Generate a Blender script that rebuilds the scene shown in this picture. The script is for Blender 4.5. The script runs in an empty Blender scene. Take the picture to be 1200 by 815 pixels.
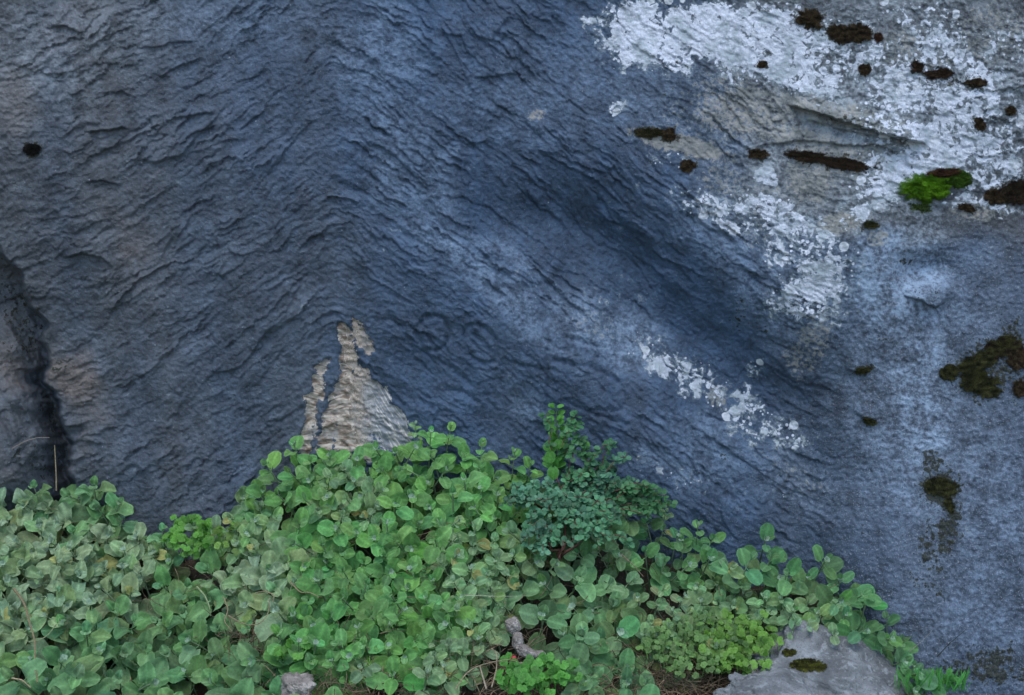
import bpy, math, random
import numpy as np
R = math.radians
random.seed(7)
RNG = np.random.default_rng(11)
scene = bpy.context.scene
col = scene.collection

# ------------------------------------------------------------------ camera
CAM = np.array([0.0, -3.0, 1.35]); PITCH = math.atan2(0.35, 3.0); HT = 0.3377
cd = bpy.data.cameras.new('camera'); cam = bpy.data.objects.new('camera', cd); col.objects.link(cam)
cam.location = CAM; cam.rotation_euler = (math.pi/2 - PITCH, 0, 0)
cd.sensor_width = 36; cd.lens = 18/HT; cd.clip_start = 0.05; cd.clip_end = 500
scene.camera = cam

# ------------------------------------------------------------------ light
SUN_EL, SUN_AZ = 62, -28          # high soft daylight, from above and slightly left, in front of the rock
w = bpy.data.worlds.new('World'); scene.world = w; w.use_nodes = True
nt = w.node_tree; bg = nt.nodes['Background']
sky = nt.nodes.new('ShaderNodeTexSky'); sky.sky_type = 'NISHITA'; sky.sun_disc = False
sky.sun_elevation = R(SUN_EL); sky.sun_rotation = R(180 + SUN_AZ); sky.dust_density = 1.0; sky.ozone_density = 1.0
nt.links.new(sky.outputs[0], bg.inputs[0]); bg.inputs[1].default_value = 0.14
sd = bpy.data.lights.new('sun', 'SUN'); sun = bpy.data.objects.new('sun', sd); col.objects.link(sun)
sd.energy = 0.8; sd.angle = R(30); sd.color = (1.0, 0.96, 0.9)
# light travels along -Z of the lamp: from above, from the camera's side
sun.rotation_euler = (R(90 - SUN_EL), 0, R(SUN_AZ)); sun.location = (-1, -3, 5)
scene.view_settings.view_transform = 'Standard'; scene.view_settings.look = 'None'
scene.view_settings.gamma = 1; scene.view_settings.exposure = 0.93
scene.render.resolution_x = 1024; scene.render.resolution_y = 695
scene.render.engine = 'CYCLES'

# ------------------------------------------------------------------ helpers
CP, SP = math.cos(PITCH), math.sin(PITCH)
def ray(px, py, y):
    """world point seen at photo pixel (1200 x 815) at world depth y"""
    a = (np.asarray(px, float)-600)/600*HT; b = -(np.asarray(py, float)-407.5)/600*HT
    dx = a; dy = CP + b*SP; dz = -SP + b*CP
    t = (y-CAM[1])/dy
    return np.stack([CAM[0]+dx*t, CAM[1]+dy*t, CAM[2]+dz*t], -1)
PXM = 0.0017
_perm = np.random.default_rng(3).permutation(256).astype(np.int64)
_perm = np.concatenate([_perm, _perm, _perm])
_ang = np.random.default_rng(4).random(256)*2*math.pi
_gx, _gy = np.cos(_ang), np.sin(_ang)
def noise(x, y, seed=0):
    x = np.asarray(x, float)+seed*37.31; y = np.asarray(y, float)+seed*91.7
    xi = np.floor(x).astype(np.int64); yi = np.floor(y).astype(np.int64)
    xf = x-xi; yf = y-yi; xi &= 255; yi &= 255
    def g(i, j, dx, dy):
        h = _perm[_perm[(xi+i) & 255]+((yi+j) & 255)]
        return _gx[h]*dx+_gy[h]*dy
    u = xf*xf*xf*(xf*(xf*6-15)+10); v = yf*yf*yf*(yf*(yf*6-15)+10)
    a = g(0,0,xf,yf); b = g(1,0,xf-1,yf); c = g(0,1,xf,yf-1); d = g(1,1,xf-1,yf-1)
    return 1.5*((a+(b-a)*u)+((c+(d-c)*u)-(a+(b-a)*u))*v)
def fbm(x, y, o=3, seed=0, gain=.5):
    s = 0; a = 1
    for k in range(o):
        s = s+a*noise(x*2**k, y*2**k, seed+k*5); a *= gain
    return s
def sstep(a, b, x):
    t = np.clip((x-a)/(b-a), 0, 1); return t*t*(3-2*t)
def blobs(px, py, L):
    """soft ellipses: (cx, cy, rx, ry, angle deg, weight)"""
    m = np.zeros(np.shape(px))
    for cx, cy, rx, ry, an, wt in L:
        c, s = math.cos(R(an)), math.sin(R(an))
        dx, dy = px-cx, py-cy
        u = (dx*c+dy*s)/rx; v = (-dx*s+dy*c)/ry
        m = np.maximum(m, wt*np.clip(1.6-1.1*np.sqrt(u*u+v*v), 0, 1))
    return m
def cells(x, y, seed=0, j=.9):
    """cellular field: distance to the border, offset from the cell's centre, two random numbers per cell"""
    xi = np.floor(x).astype(np.int64); yi = np.floor(y).astype(np.int64)
    b1 = np.full(x.shape, 1e9); b2 = b1.copy(); ox = np.zeros(x.shape); oy = ox.copy(); rid = ox.copy(); rid2 = ox.copy()
    for a in (-1, 0, 1):
        for b in (-1, 0, 1):
            cx, cy = xi+a, yi+b
            h = _perm[_perm[(cx+seed*17) & 255]+((cy+seed*5) & 255)]; h2 = _perm[h+((cx*7+cy*13) & 255)]
            px_ = cx+.5+(h/255-.5)*j; py_ = cy+.5+(h2/255-.5)*j
            dx, dy = x-px_, y-py_; d = dx*dx+dy*dy
            n = d < b1
            b2 = np.where(n, b1, np.minimum(b2, d)); b1 = np.where(n, d, b1)
            ox = np.where(n, dx, ox); oy = np.where(n, dy, oy); rid = np.where(n, _perm[h+h2]/255, rid); rid2 = np.where(n, _perm[h2+((h*3) & 255)]/255, rid2)
    return np.sqrt(b2)-np.sqrt(b1), ox, oy, rid, rid2
def polydist(px, py, P):
    d = np.full(np.shape(px), 1e9)
    for (x0, y0), (x1, y1) in zip(P[:-1], P[1:]):
        vx, vy = x1-x0, y1-y0; L = vx*vx+vy*vy+1e-9
        t = np.clip(((px-x0)*vx+(py-y0)*vy)/L, 0, 1)
        d = np.minimum(d, np.hypot(px-x0-t*vx, py-y0-t*vy))
    return d
def circle_pts(cx, cy, rx, ry, tilt, a0=0, a1=360, n=20):
    out = []
    for k in range(n+1):
        a = R(a0+(a1-a0)*k/n); x = rx*math.cos(a); y = ry*math.sin(a); t = R(tilt)
        out.append((cx+x*math.cos(t)-y*math.sin(t), cy+x*math.sin(t)+y*math.cos(t)))
    return out

# ------------------------------------------------------------------ the rock's relief
_sx = np.arange(-3000, 4200, 4.0)
_slope = np.interp(_sx, [-300, 0, 200, 340, 388, 404, 600, 850, 950, 1200, 1600], [-.1, -.28, -.55, -.8, -.5, .5, .78, .72, .2, 0, 0])
_g = np.cumsum(_slope)*4.0
GROOVES = [
    (circle_pts(507, 391, 19, 21, 20, -200, 95), 2.6, .0026),
    ([(489, 395), (495, 412), (508, 421), (524, 428), (540, 441), (552, 452)], 3.0, .0022),
    (circle_pts(563, 404, 17, 25, -35, 0, 360), 2.6, .0024),
    ([(553, 392), (566, 402), (575, 415)], 2.6, .0013),
    ([(641, 412), (642, 440), (641, 478)], 2.2, .0022),
    ([(598, 425), (620, 431), (640, 434)], 2.4, .0016),
    ([(600, 418), (601, 470)], 1.8, .0010),
    ([(650, 422), (668, 428), (690, 430), (708, 438), (724, 447)], 3.0, .0026),
    ([(724, 447), (731, 462), (731, 479), (718, 483), (700, 480)], 2.6, .0018),
    ([(664, 396), (682, 401), (700, 407)], 2.8, .0022),
    ([(640, 398), (654, 408), (668, 412)], 2.4, .0015),
    ([(662, 470), (690, 482), (712, 490), (735, 497)], 3.2, .0024),
    ([(525, 458), (545, 461), (560, 472)], 3.0, .0020),
    ([(455, 370), (470, 384), (486, 413)], 3.0, .0018),
    ([(645, 408), (643, 360)], 1.6, .0007),
]
# ledges: (polyline y(x), how far it overhangs, how far the lip fades upward in px)
LEDGES = [
    ([(925, 122), (960, 132), (1000, 145), (1040, 157), (1085, 168)], .022, 40),
    ([(940, 138), (985, 150), (1030, 160), (1075, 166)], .008, 10),
    ([(890, 170), (940, 163), (1000, 170), (1060, 168)], .006, 20),
    ([(54, 31), (75, 29), (100, 40)], .008, 14),
    ([(100, 154), (128, 151), (150, 148)], .010, 18),
    ([(78, 300), (96, 296), (118, 301), (132, 311)], .010, 22),
    ([(200, 138), (225, 134), (252, 130)], .007, 16),
    ([(180, 93), (210, 76), (240, 66)], .005, 16),
    ([(120, 108), (145, 107), (160, 113)], .005, 12),
    ([(55, 85), (80, 86)], .005, 10),
    ([(160, 55), (185, 54), (200, 49), (228, 47)], .005, 10),
    ([(100, 213), (120, 210), (140, 216)], .006, 16),
    ([(250, 165), (285, 162)], .004, 12),
    ([(520, 38), (545, 42)], .005, 12), ([(580, 36), (600, 42)], .005, 12),
    ([(690, 38), (706, 44)], .006, 10), ([(655, 48), (672, 55)], .005, 10),
    ([(1058, 345), (1080, 352), (1096, 360), (1112, 346)], .012, 30),
    ([(990, 434), (1012, 434), (1016, 430)], .008, 14),
    ([(1000, 480), (1016, 492), (1026, 490)], .008, 12),
    ([(560, 90), (585, 88), (610, 84)], .005, 14),
    ([(630, 175), (670, 196), (700, 212), (730, 240)], .006, 16),
    ([(60, 500), (90, 498), (108, 492)], .006, 16), ([(90, 515), (122, 520)], .005, 10),
    ([(630, 175), (655, 180)], .004, 10), ([(740, 200), (755, 215)], .004, 8),
]
def rock_depth(px, py):
    """protrusion of the rock face toward the camera, metres"""
    px = np.asarray(px, float); py = np.asarray(py, float)
    p = 0.10*fbm(px/1900, py/1700, 2, 21)
    wx = px+26*fbm(px/150, py/150, 2, 31); wy = py+26*fbm(px/150, py/150, 2, 33)
    # nose of the fold, falling away to the left
    p = p+0.10*np.exp(-((wx-430)/230)**2)*(1-.35*sstep(200, 600, py))
    p = p-0.05*sstep(330, 60, wx)*sstep(100, 500, py)
    # hollow running down to the right and the ledge above it
    dx, dy = wx-600, wy-190; c, s = math.cos(R(41)), math.sin(R(41))
    al = dx*c+dy*s; ac = dx*s-dy*c                     # along / across (positive up right)
    al_m = sstep(-70, 150, al)*sstep(520, 330, al)
    prof = 0.034*np.exp(-((ac+140)/65)**2)-0.034*np.exp(-((ac+20)/60)**2)+0.062*sstep(-20, 95, ac)*np.exp(-np.maximum(ac-95, 0)/260)
    p = p+prof*al_m
    # right block, leaning back toward the top
    p = p+0.07*sstep(900, 1080, wx)-0.00016*np.maximum(wy-240, 0)*sstep(900, 1050, wx)*-1*.55
    p = p-0.03*np.exp(-((wx-1085)/28)**2-((wy-330)/22)**2)+0.014*np.exp(-((wx-1085)/34)**2-((wy-360)/14)**2)
    p = p+0.02*np.exp(-((wx-1000)/45)**2-((wy-300)/90)**2)
    # whole face leans back a little upward
    p = p+(py-400)*0.00010
    # crevice at the left edge
    xe = np.interp(py, [200, 300, 330, 385, 400, 440, 470, 520, 570, 640], [-60, 8, 24, 60, 52, 56, 66, 80, 88, 92])
    xe = xe+7*noise(py/28., px*0+3, 5)+4*noise(py/9., px*0+8, 5)
    m = sstep(2, -4, px-xe)*sstep(255, 330, py)
    p = p-m*(.10-.070*sstep(395, 470, py)*sstep(4, 44, xe-px)-.012*sstep(30, 60, xe-px))+m*.008*fbm((px-py*.45)/17, py/45, 3, 77)
    p = p+0.08*np.exp(-((px+15)/52)**2-((py-540)/62)**2)*m
    p = p+0.05*np.exp(-((px-8)/30)**2-((py-405)/30)**2)*m
    p = p-0.016*np.exp(-((px-xe+6)/6)**2)*sstep(400, 440, py)*sstep(600, 540, py)
    # strata
    phi = py-np.interp(px+9*noise(px/60, py/60, 44), _sx, _g)
    phi = phi+11*noise(px/130, py/130, 41)+3*noise(px/35, py/35, 42)
    apex = 1-.75*np.exp(-((px-395-20*noise(px*0, py/80, 3))/34)**2)*sstep(420, 300, py)
    carved = sstep(0, 60, 90-np.hypot((px-590)/1.35, (py-428)/.8))
    rough = 1-.82*sstep(930, 1010, px)*sstep(215, 270, py)     # granular lower right block
    rough = rough*(.50+.75*sstep(-.35, .40, fbm(px/120, phi/75, 2, 47)))
    rough = rough*(1-.45*carved)
    rough = rough*(1-.35*sstep(700, 760, px)*sstep(140, 60, py))
    for k, (lam, amp, ax) in enumerate([(88, .0042, 1.1), (37, .0026, 1.0)]):
        psi = phi/lam+1.25*fbm(px/(lam*ax), phi/(lam*1.2), 2, 50+k*7)
        t = psi-np.floor(psi)
        saw = np.where(t < .90, (t/.90)**1.4, 1-sstep(.90, 1.0, t))
        mod = sstep(-.05, .45, noise(px/(lam*1.1), phi/(lam*.8), 80+k))
        p = p+amp*saw*mod*rough*1.25*apex
    # overlapping flakes, each with its lower lip standing out
    qx = px+6*fbm(px/14, py/14, 3, 91)+12*noise(px/70, py/70, 95); qy = phi+3.6*fbm(px/13, py/12, 3, 93)
    for k, (la, lc, amp) in enumerate([(66, 21, .0034), (36, 11.5, .0032), (19, 6.8, .0021), (10, 4.2, .0011)]):
        bd, ox, oy, r1, r2 = cells(qx/la+k*3.7, qy/lc+k*1.3, 11+k)
        f = (r1-.5)*1.1+oy*(.6+1.0*r2)+ox*(r1-.5)*.9
        mod = sstep(-.25, .45, noise(px/(la*1.3), phi/(lc*2.2), 180+k))
        p = p+amp*f*mod*rough
    # chips
    a1 = fbm(px/26, phi/13, 3, 101); p = p+.0016*a1*(.35+.65*rough)
    p = p+.0011*fbm(px/5.5, py/5.0, 2, 111)*(1+.8*(1-rough))
    p = p+.0008*np.abs(noise(px/12, phi/7, 117))*rough+.0010*np.abs(noise(px/4.2, phi/3.2, 119))
    for P, A, F in LEDGES:
        xs = [q[0] for q in P]; ys = [q[1] for q in P]
        yl = np.interp(px, xs, ys)+1.8*noise(px/7., px*0, 7)
        e = np.minimum(px-xs[0], xs[-1]-px)
        near = (e > -4) & (np.abs(py-yl) < 8*F)
        d = py-yl
        tape = sstep(-4, 12, e)
        lip = np.where(d < 0, np.exp(d/F), 1-sstep(0, 2.6, d))
        p = p+np.where(near, A*tape*lip, 0)
        p = p-np.where(near, .35*A*tape*sstep(0, 2.6, d)*np.exp(-np.maximum(d-2.6, 0)/9), 0)
    for P, wd, A in GROOVES:
        d = polydist(px+1.5*noise(px/9, py/9, 3), py+1.5*noise(px/9, py/9, 4), P)
        p = p-A*1.8*np.exp(-(d/wd)**2)+A*.35*np.exp(-((d-wd*2.2)/wd)**2)
    # fresh scar: chipped out beds
    tn = tan_mask(px, py)
    p = p-.006*sstep(.35, .6, tn)+.0030*fbm(px/22, py/7.0, 3, 9)*sstep(.3, .6, tn)
    # crusts of lichen stand slightly proud
    wm = white_bias(px, py)
    p = p+.0012*sstep(.45, .6, wm+.5*fbm(px/9, py/7, 3, 140))
    return p

def tan_mask(px, py):
    x = px+4.5*fbm(px/12, py/14, 3, 61); y = py+7*fbm(px/14, py/12, 3, 62)
    T = [([(403, 384), (401, 396)], 5.5), ([(408, 400), (410, 420)], 6.5), ([(410, 425), (408, 445)], 8.5), ([(407, 450), (404, 480), (402, 530)], 11.5),
         ([(416, 382), (426, 400)], 5.5), ([(428, 405), (432, 410)], 4.5), ([(381, 424), (376, 436)], 4.5),
         ([(374, 450), (367, 470), (363, 495), (358, 530)], 6), ([(391, 473), (387, 495), (381, 525)], 7),
         ([(410, 470), (422, 500), (428, 530)], 13), ([(420, 458), (440, 486), (458, 515)], 13),
         ([(424, 440), (446, 464), (464, 490), (478, 525)], 8)]
    m = np.zeros(np.shape(px))
    for P, wd in T:
        m = np.maximum(m, 1-polydist(x, y, P)/(2*wd*1.2))
    return m          # > .5 inside
WHITE = [(1100, 60, 40, 60, 0, .62), (1140, 120, 40, 60, 0, .80), (1095, 160, 50, 30, 0, .85), (1060, 205, 60, 24, -20, .88), (870, 55, 40, 40, 0, .9), (965, 75, 30, 60, 0, .75),
         (850, 250, 60, 20, 20, .66), (960, 320, 45, 60, 0, .66), (745, 35, 45, 42, 10, 1.0), (830, 35, 55, 38, 0, 1.0), (905, 45, 60, 50, 20, .85), (790, 60, 30, 30, 0, .8), (1000, 60, 60, 45, 10, .62),
         (1060, 120, 60, 75, 20, .66), (1110, 130, 40, 60, 0, .75), (930, 85, 50, 25, 15, .8), (1080, 20, 60, 25, 0, .55),
         (1130, 175, 60, 30, 0, .80), (1040, 205, 55, 40, -20, .72), (1160, 205, 45, 25, 0, .75), (1150, 240, 45, 12, 10, .65),
         (900, 208, 15, 9, 5, .9), (895, 240, 40, 16, 10, .7), (835, 243, 25, 18, 25, .62), (920, 260, 55, 22, 10, .66),
         (950, 345, 50, 32, -12, .78), (935, 300, 50, 30, 5, .56), (990, 285, 25, 30, 0, .45),
         (768, 420, 34, 20, 38, .66), (815, 447, 50, 26, 32, .56), (872, 482, 46, 30, 42, .56), (920, 508, 28, 24, 30, .56), (885, 430, 16, 10, 0, .5),
         (690, 28, 8, 6, 20, .7), (705, 50, 14, 10, 0, .5), (722, 128, 10, 8, 0, .62), (735, 350, 60, 30, 20, .22),
         (850, 158, 7, 5, 0, .65), (800, 560, 50, 12, 20, .34), (930, 575, 30, 20, 30, .3),
         (1180, 60, 40, 40, 0, .5), (1190, 150, 30, 50, 0, .55), (1010, 245, 30, 12, -15, .7), (790, 190, 35, 10, 25, .40), (640, 345, 90, 30, 35, .12)]
def white_bias(px, py):
    return blobs(px+10*noise(px/24, py/24, 71), py+10*noise(px/24, py/24, 72), WHITE)

def axis(a, b, step, lo, hi):
    x = list(np.arange(a, b, step)); s = step; v = x[0]; pre = []
    while v > lo: s *= 1.16; v -= s; pre.append(v)
    s = step; v = x[-1]; post = []
    while v < hi: s *= 1.16; v += s; post.append(v)
    return np.array(pre[::-1]+x+post)
def grid_mesh(name, P, nx, ny, smooth=True):
    me = bpy.data.meshes.new(name)
    me.vertices.add(nx*ny); me.vertices.foreach_set('co', P.reshape(-1).astype(np.float32))
    i = np.arange(ny-1)[:, None]*nx+np.arange(nx-1)[None, :]
    q = np.stack([i, i+nx, i+nx+1, i+1], -1).reshape(-1)
    n = (nx-1)*(ny-1)
    me.loops.add(n*4); me.loops.foreach_set('vertex_index', q.astype(np.int32))
    me.polygons.add(n); me.polygons.foreach_set('loop_start', (np.arange(n)*4).astype(np.int32))
    me.polygons.foreach_set('use_smooth', np.full(n, smooth))
    me.update(calc_edges=True)
    return me
def raw_mesh(name, V, F, cols=None, smooth=True):
    """V (n,3); F list of int arrays (m,k)"""
    me = bpy.data.meshes.new(name)
    me.vertices.add(len(V)); me.vertices.foreach_set('co', np.asarray(V, np.float32).reshape(-1))
    F = [f for f in F if len(f)]
    idx = np.concatenate([f.reshape(-1) for f in F]); tot = np.concatenate([np.full(len(f), f.shape[1]) for f in F])
    me.loops.add(len(idx)); me.loops.foreach_set('vertex_index', idx.astype(np.int32))
    st = np.concatenate([[0], np.cumsum(tot)[:-1]])
    me.polygons.add(len(tot)); me.polygons.foreach_set('loop_start', st.astype(np.int32))
    me.polygons.foreach_set('use_smooth', np.full(len(tot), smooth))
    me.update(calc_edges=True)
    if cols is not None:
        a = me.color_attributes.new('tone', 'FLOAT_COLOR', 'POINT')
        c = np.ones((len(V), 4), np.float32); c[:, :3] = cols
        a.data.foreach_set('color', c.reshape(-1))
    return me
def add_attr(me, name, arr):
    a = me.attributes.new(name, 'FLOAT', 'POINT'); a.data.foreach_set('value', np.asarray(arr, np.float32).reshape(-1))
def link(name, me, mat=None, parent=None, **props):
    o = bpy.data.objects.new(name, me); col.objects.link(o)
    if mat is not None and me is not None: me.materials.append(mat)
    if parent: o.parent = parent
    for k, v in props.items(): o[k] = v
    return o
def child_at(o, root):     # meshes are in world coordinates; keep them there under an Empty
    o.parent = root; o.matrix_parent_inverse.identity(); o.location = [-c for c in root.location]

# ---- material helpers
class N:
    def __init__(s, name):
        s.m = bpy.data.materials.new(name); s.m.use_nodes = True; s.t = s.m.node_tree
        s.b = s.t.nodes['Principled BSDF']
    def n(s, kind, **kw):
        x = s.t.nodes.new('ShaderNode'+kind)
        for k, v in kw.items(): setattr(x, k, v)
        return x
    def l(s, a, b): s.t.links.new(a, b)
    def noise(s, scale, detail=4, rough=.55, vec=None, dist=0):
        x = s.n('TexNoise'); x.inputs['Scale'].default_value = scale; x.inputs['Detail'].default_value = detail
        x.inputs['Roughness'].default_value = rough; x.inputs['Distortion'].default_value = dist
        if vec is not None: s.l(vec, x.inputs['Vector'])
        return x.outputs['Fac']
    def math(s, op, a, b=0.0, clamp=False):
        x = s.n('Math', operation=op, use_clamp=clamp)
        for i, v in enumerate((a, b)):
            if isinstance(v, (int, float)): x.inputs[i].default_value = v
            else: s.l(v, x.inputs[i])
        return x.outputs[0]
    def rng(s, v, a, b, c=0.0, d=1.0, smooth=True):
        x = s.n('MapRange'); x.interpolation_type = 'SMOOTHSTEP' if smooth else 'LINEAR'
        for i, q in zip((1, 2, 3, 4), (a, b, c, d)): x.inputs[i].default_value = q
        s.l(v, x.inputs[0]); return x.outputs[0]
    def mix(s, f, a, b, mode='MIX'):
        x = s.n('Mix', data_type='RGBA', blend_type=mode)
        for i, v in ((0, f), (6, a), (7, b)):
            if isinstance(v, (int, float)): x.inputs[i].default_value = v
            elif isinstance(v, tuple): x.inputs[i].default_value = (*v, 1)
            else: s.l(v, x.inputs[i])
        return x.outputs[2]
    def attr(s, name):
        x = s.n('Attribute', attribute_name=name); return x.outputs['Fac']
    def coord(s): return s.n('TexCoord').outputs['Object']
    def bump(s, h, dist, strength=1.0):
        x = s.n('Bump'); x.inputs['Distance'].default_value = dist; x.inputs['Strength'].default_value = strength
        s.l(h, x.inputs['Height']); s.l(x.outputs[0], s.b.inputs['Normal'])

# ------------------------------------------------------------------ rock material
def rock_material():
    k = N('weathered_limestone'); co = k.coord()
    n_f = k.noise(360, 3, .7, co); n_m = k.noise(120, 4, .6, co); n_l = k.noise(26, 4, .6, co); n_xl = k.noise(5, 3, .5, co)
    # vertical wash streaks
    mp = k.n('Mapping'); mp.inputs['Scale'].default_value = (7, 7, 1.1); k.l(co, mp.inputs[0])
    n_s = k.noise(1.4, 4, .55, mp.outputs[0])
    blue = k.math('ADD', k.attr('blue'), k.math('MULTIPLY', k.math('SUBTRACT', n_s, .5), .8), True)
    c = k.mix(blue, (.082, .094, .107), (.051, .090, .150))
    warm = k.math('MULTIPLY', k.rng(n_xl, .5, .72), k.attr('warm'), True)
    c = k.mix(warm, c, (.125, .112, .105))
    pale = k.math('MULTIPLY', k.attr('pale'), k.rng(k.math('ADD', k.math('MULTIPLY', n_m, .6), k.math('MULTIPLY', n_l, .4)), .30, .66), True)
    c = k.mix(pale, c, k.mix(k.rng(k.attr('blue'), .15, .55), (.29, .335, .365), (.215, .295, .390)))
    v = k.rng(k.math('ADD', k.math('MULTIPLY', n_l, .45), k.math('ADD', k.math('MULTIPLY', n_m, .3), k.math('MULTIPLY', n_xl, .25))), .36, .64, .60, 1.50)
    vc = k.n('CombineXYZ'); [k.l(v, vc.inputs[i]) for i in range(3)]
    c = k.mix(1.0, c, vc.outputs[0], 'MULTIPLY')
    sc_ = k.math('MULTIPLY', k.rng(k.noise(210, 5, .75, co), .57, .70), k.rng(n_l, .42, .60))
    c = k.mix(k.math('MULTIPLY', sc_, .55), c, (.19, .26, .32))
    # grain: small pale crystals
    g = k.rng(n_f, .57, .68, 0, 1); g = k.math('MULTIPLY', g, k.math('MULTIPLY', k.attr('grain'), .6), True)
    c = k.mix(g, c, (.34, .37, .44))
    gd = k.rng(n_f, .42, .32, 0, 1); gd = k.math('MULTIPLY', gd, k.attr('grain'), True)
    c = k.mix(k.math('MULTIPLY', gd, .6), c, (.04, .045, .06))
    # buff / ochre limestone
    bf = k.rng(k.math('ADD', k.attr('buff'), k.math('MULTIPLY', k.math('SUBTRACT', n_m, .5), 1.4)), .42, .68)
    c = k.mix(k.math('MULTIPLY', bf, .75), c, k.mix(k.rng(n_l, .4, .6), (.21, .225, .205), (.34, .325, .28)))
    # fresh scar
    tn = k.rng(k.math('ADD', k.attr('scar'), k.math('ADD', k.math('MULTIPLY', k.math('SUBTRACT', n_m, .5), 1.0), k.math('MULTIPLY', k.math('SUBTRACT', k.noise(45, 3, .6, co), .5), .8))), .48, .53)
    mp2 = k.n('Mapping'); mp2.inputs['Scale'].default_value = (12, 12, 60); mp2.inputs['Rotation'].default_value = (0, .3, 0); k.l(co, mp2.inputs[0])
    cv = k.n('CombineXYZ'); k.l(k.attr('scaru'), cv.inputs[0]); k.l(k.attr('scarv'), cv.inputs[1])
    tb = k.noise(1.0, 5, .7, cv.outputs[0], .8)
    tc = k.mix(k.rng(tb, .40, .60), (.22, .165, .125), (.62, .55, .46)); tc = k.mix(k.math('MULTIPLY', k.rng(k.noise(30, 4, .6, co), .5, .64), .7), tc, (.30, .30, .29))
    tc = k.mix(k.math('MULTIPLY', k.rng(tb, .60, .50), k.attr('scarblue')), tc, (.27, .29, .31))
    tc = k.mix(k.math('MULTIPLY', k.rng(tb, .50, .62), k.attr('scarblue')), tc, (.66, .64, .60))
    c = k.mix(tn, c, tc)
    # white crustose lichen: patches + round thalli + dots
    wb = k.attr('lichen')
    n_b = k.noise(48, 3, .5, co, 1.2)
    wn = k.math('ADD', k.math('MULTIPLY', k.math('SUBTRACT', n_m, .5), .6), k.math('ADD', k.math('MULTIPLY', k.math('SUBTRACT', n_l, .5), 1.3), k.math('MULTIPLY', k.math('SUBTRACT', n_b, .5), 1.5)))
    c = k.mix(k.math('MULTIPLY', k.rng(k.math('ADD', wb, wn), .34, .60), .6), c, (.27, .33, .36))
    wm = k.rng(k.math('ADD', wb, wn), .56, .62)
    vo = k.n('TexVoronoi'); vo.inputs['Scale'].default_value = 75; k.l(co, vo.inputs['Vector'])
    sp = k.rng(k.math('SUBTRACT', vo.outputs['Distance'], k.math('MULTIPLY', k.rng(wb, .1, .7), .30)), .05, 0.0)
    vo2 = k.n('TexVoronoi'); vo2.inputs['Scale'].default_value = 30; k.l(co, vo2.inputs['Vector'])
    sepc = k.n('SeparateColor'); k.l(vo2.outputs['Color'], sepc.inputs[0])
    sp2 = k.math('MULTIPLY', k.rng(vo2.outputs['Distance'], .30, .26), k.rng(sepc.outputs[0], .72, .76))
    sp2 = k.math('MULTIPLY', sp2, k.rng(wb, .22, .34))
    wcol = k.mix(k.rng(n_f, .35, .62), (.50, .56, .65), (.68, .73, .81))
    wcol = k.mix(k.math('MULTIPLY', k.rng(k.noise(38, 4, .6, co), .54, .62), .6), wcol, (.36, .40, .46))
    wcol = k.mix(k.math('MULTIPLY', k.rng(n_l, .50, .64), .75), wcol, (.32, .39, .42))
    c = k.mix(k.math('MAXIMUM', wm, sp), c, wcol)
    c = k.mix(sp2, c, (.56, .61, .66))
    # sparse tiny flecks over everything
    vo3 = k.n('TexVoronoi'); vo3.inputs['Scale'].default_value = 60; k.l(co, vo3.inputs['Vector'])
    sep3 = k.n('SeparateColor'); k.l(vo3.outputs['Color'], sep3.inputs[0])
    fl = k.math('MULTIPLY', k.rng(vo3.outputs['Distance'], .12, .07), k.rng(sep3.outputs[1], .955, .96))
    c = k.mix(k.math('MULTIPLY', fl, .6), c, (.36, .40, .46))
    # dark algal film and moss, plus painted shade in the left crevice and crack
    mm = k.rng(k.math('ADD', k.attr('algae_shade'), k.math('ADD', k.math('MULTIPLY', k.math('SUBTRACT', n_m, .5), 1.7), k.math('MULTIPLY', k.math('SUBTRACT', n_l, .5), .9))), .46, .66)
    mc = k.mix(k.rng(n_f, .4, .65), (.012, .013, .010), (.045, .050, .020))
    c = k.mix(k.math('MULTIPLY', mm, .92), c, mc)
    k.l(c, k.b.inputs['Base Color'])
    k.l(k.rng(n_m, .3, .7, .55, .82), k.b.inputs['Roughness']); k.b.inputs['Specular IOR Level'].default_value = .35
    h = k.math('ADD', k.math('MULTIPLY', n_f, .45), k.math('MULTIPLY', n_m, 1.0))
    h = k.math('ADD', h, k.math('MULTIPLY', wm, .25))
    k.bump(h, .0045, .9)
    return k.m
ROCK = rock_material()

# ------------------------------------------------------------------ rock mesh
AX = axis(-70, 1270, 1.4, -2400, 3600); AY = axis(-60, 840, 1.4, -2300, 1120)
U, V = np.meshgrid(AX, AY)
p = rock_depth(U, V)
yy = -p
# far outside the picture the outcrop rolls back
far = np.maximum(0, np.abs(U-600)-1500)/1000
up = np.maximum(0, -V-900)/900
yy = yy+far**2*.8+up**2*1.2
P = ray(U, V, yy)
me = grid_mesh('rock_face', P, len(AX), len(AY))
add_attr(me, 'blue', np.clip(np.interp(U+40*fbm(U/120, V/200, 2, 200), [0, 150, 380, 430, 850, 1000, 1200], [.05, .15, .45, .85, .95, .6, .55])+.25*sstep(350, 80, V)*sstep(650, 300, U)*sstep(100, 300, U)-.75*sstep(780, 900, U+30*noise(U/50, V/50, 230))*sstep(300, 235, V+25*noise(U/60, V/40, 231)), 0, 1))
add_attr(me, 'warm', np.clip(blobs(U, V, [(70, 370, 100, 170, 0, 1.15), (60, 130, 80, 120, 0, .6), (60, 540, 80, 60, 0, .8), (190, 215, 20, 14, 0, 1.4), (160, 330, 50, 40, 0, .4), (75, 425, 20, 14, 0, 1.2)]), 0, 1.2))
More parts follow.
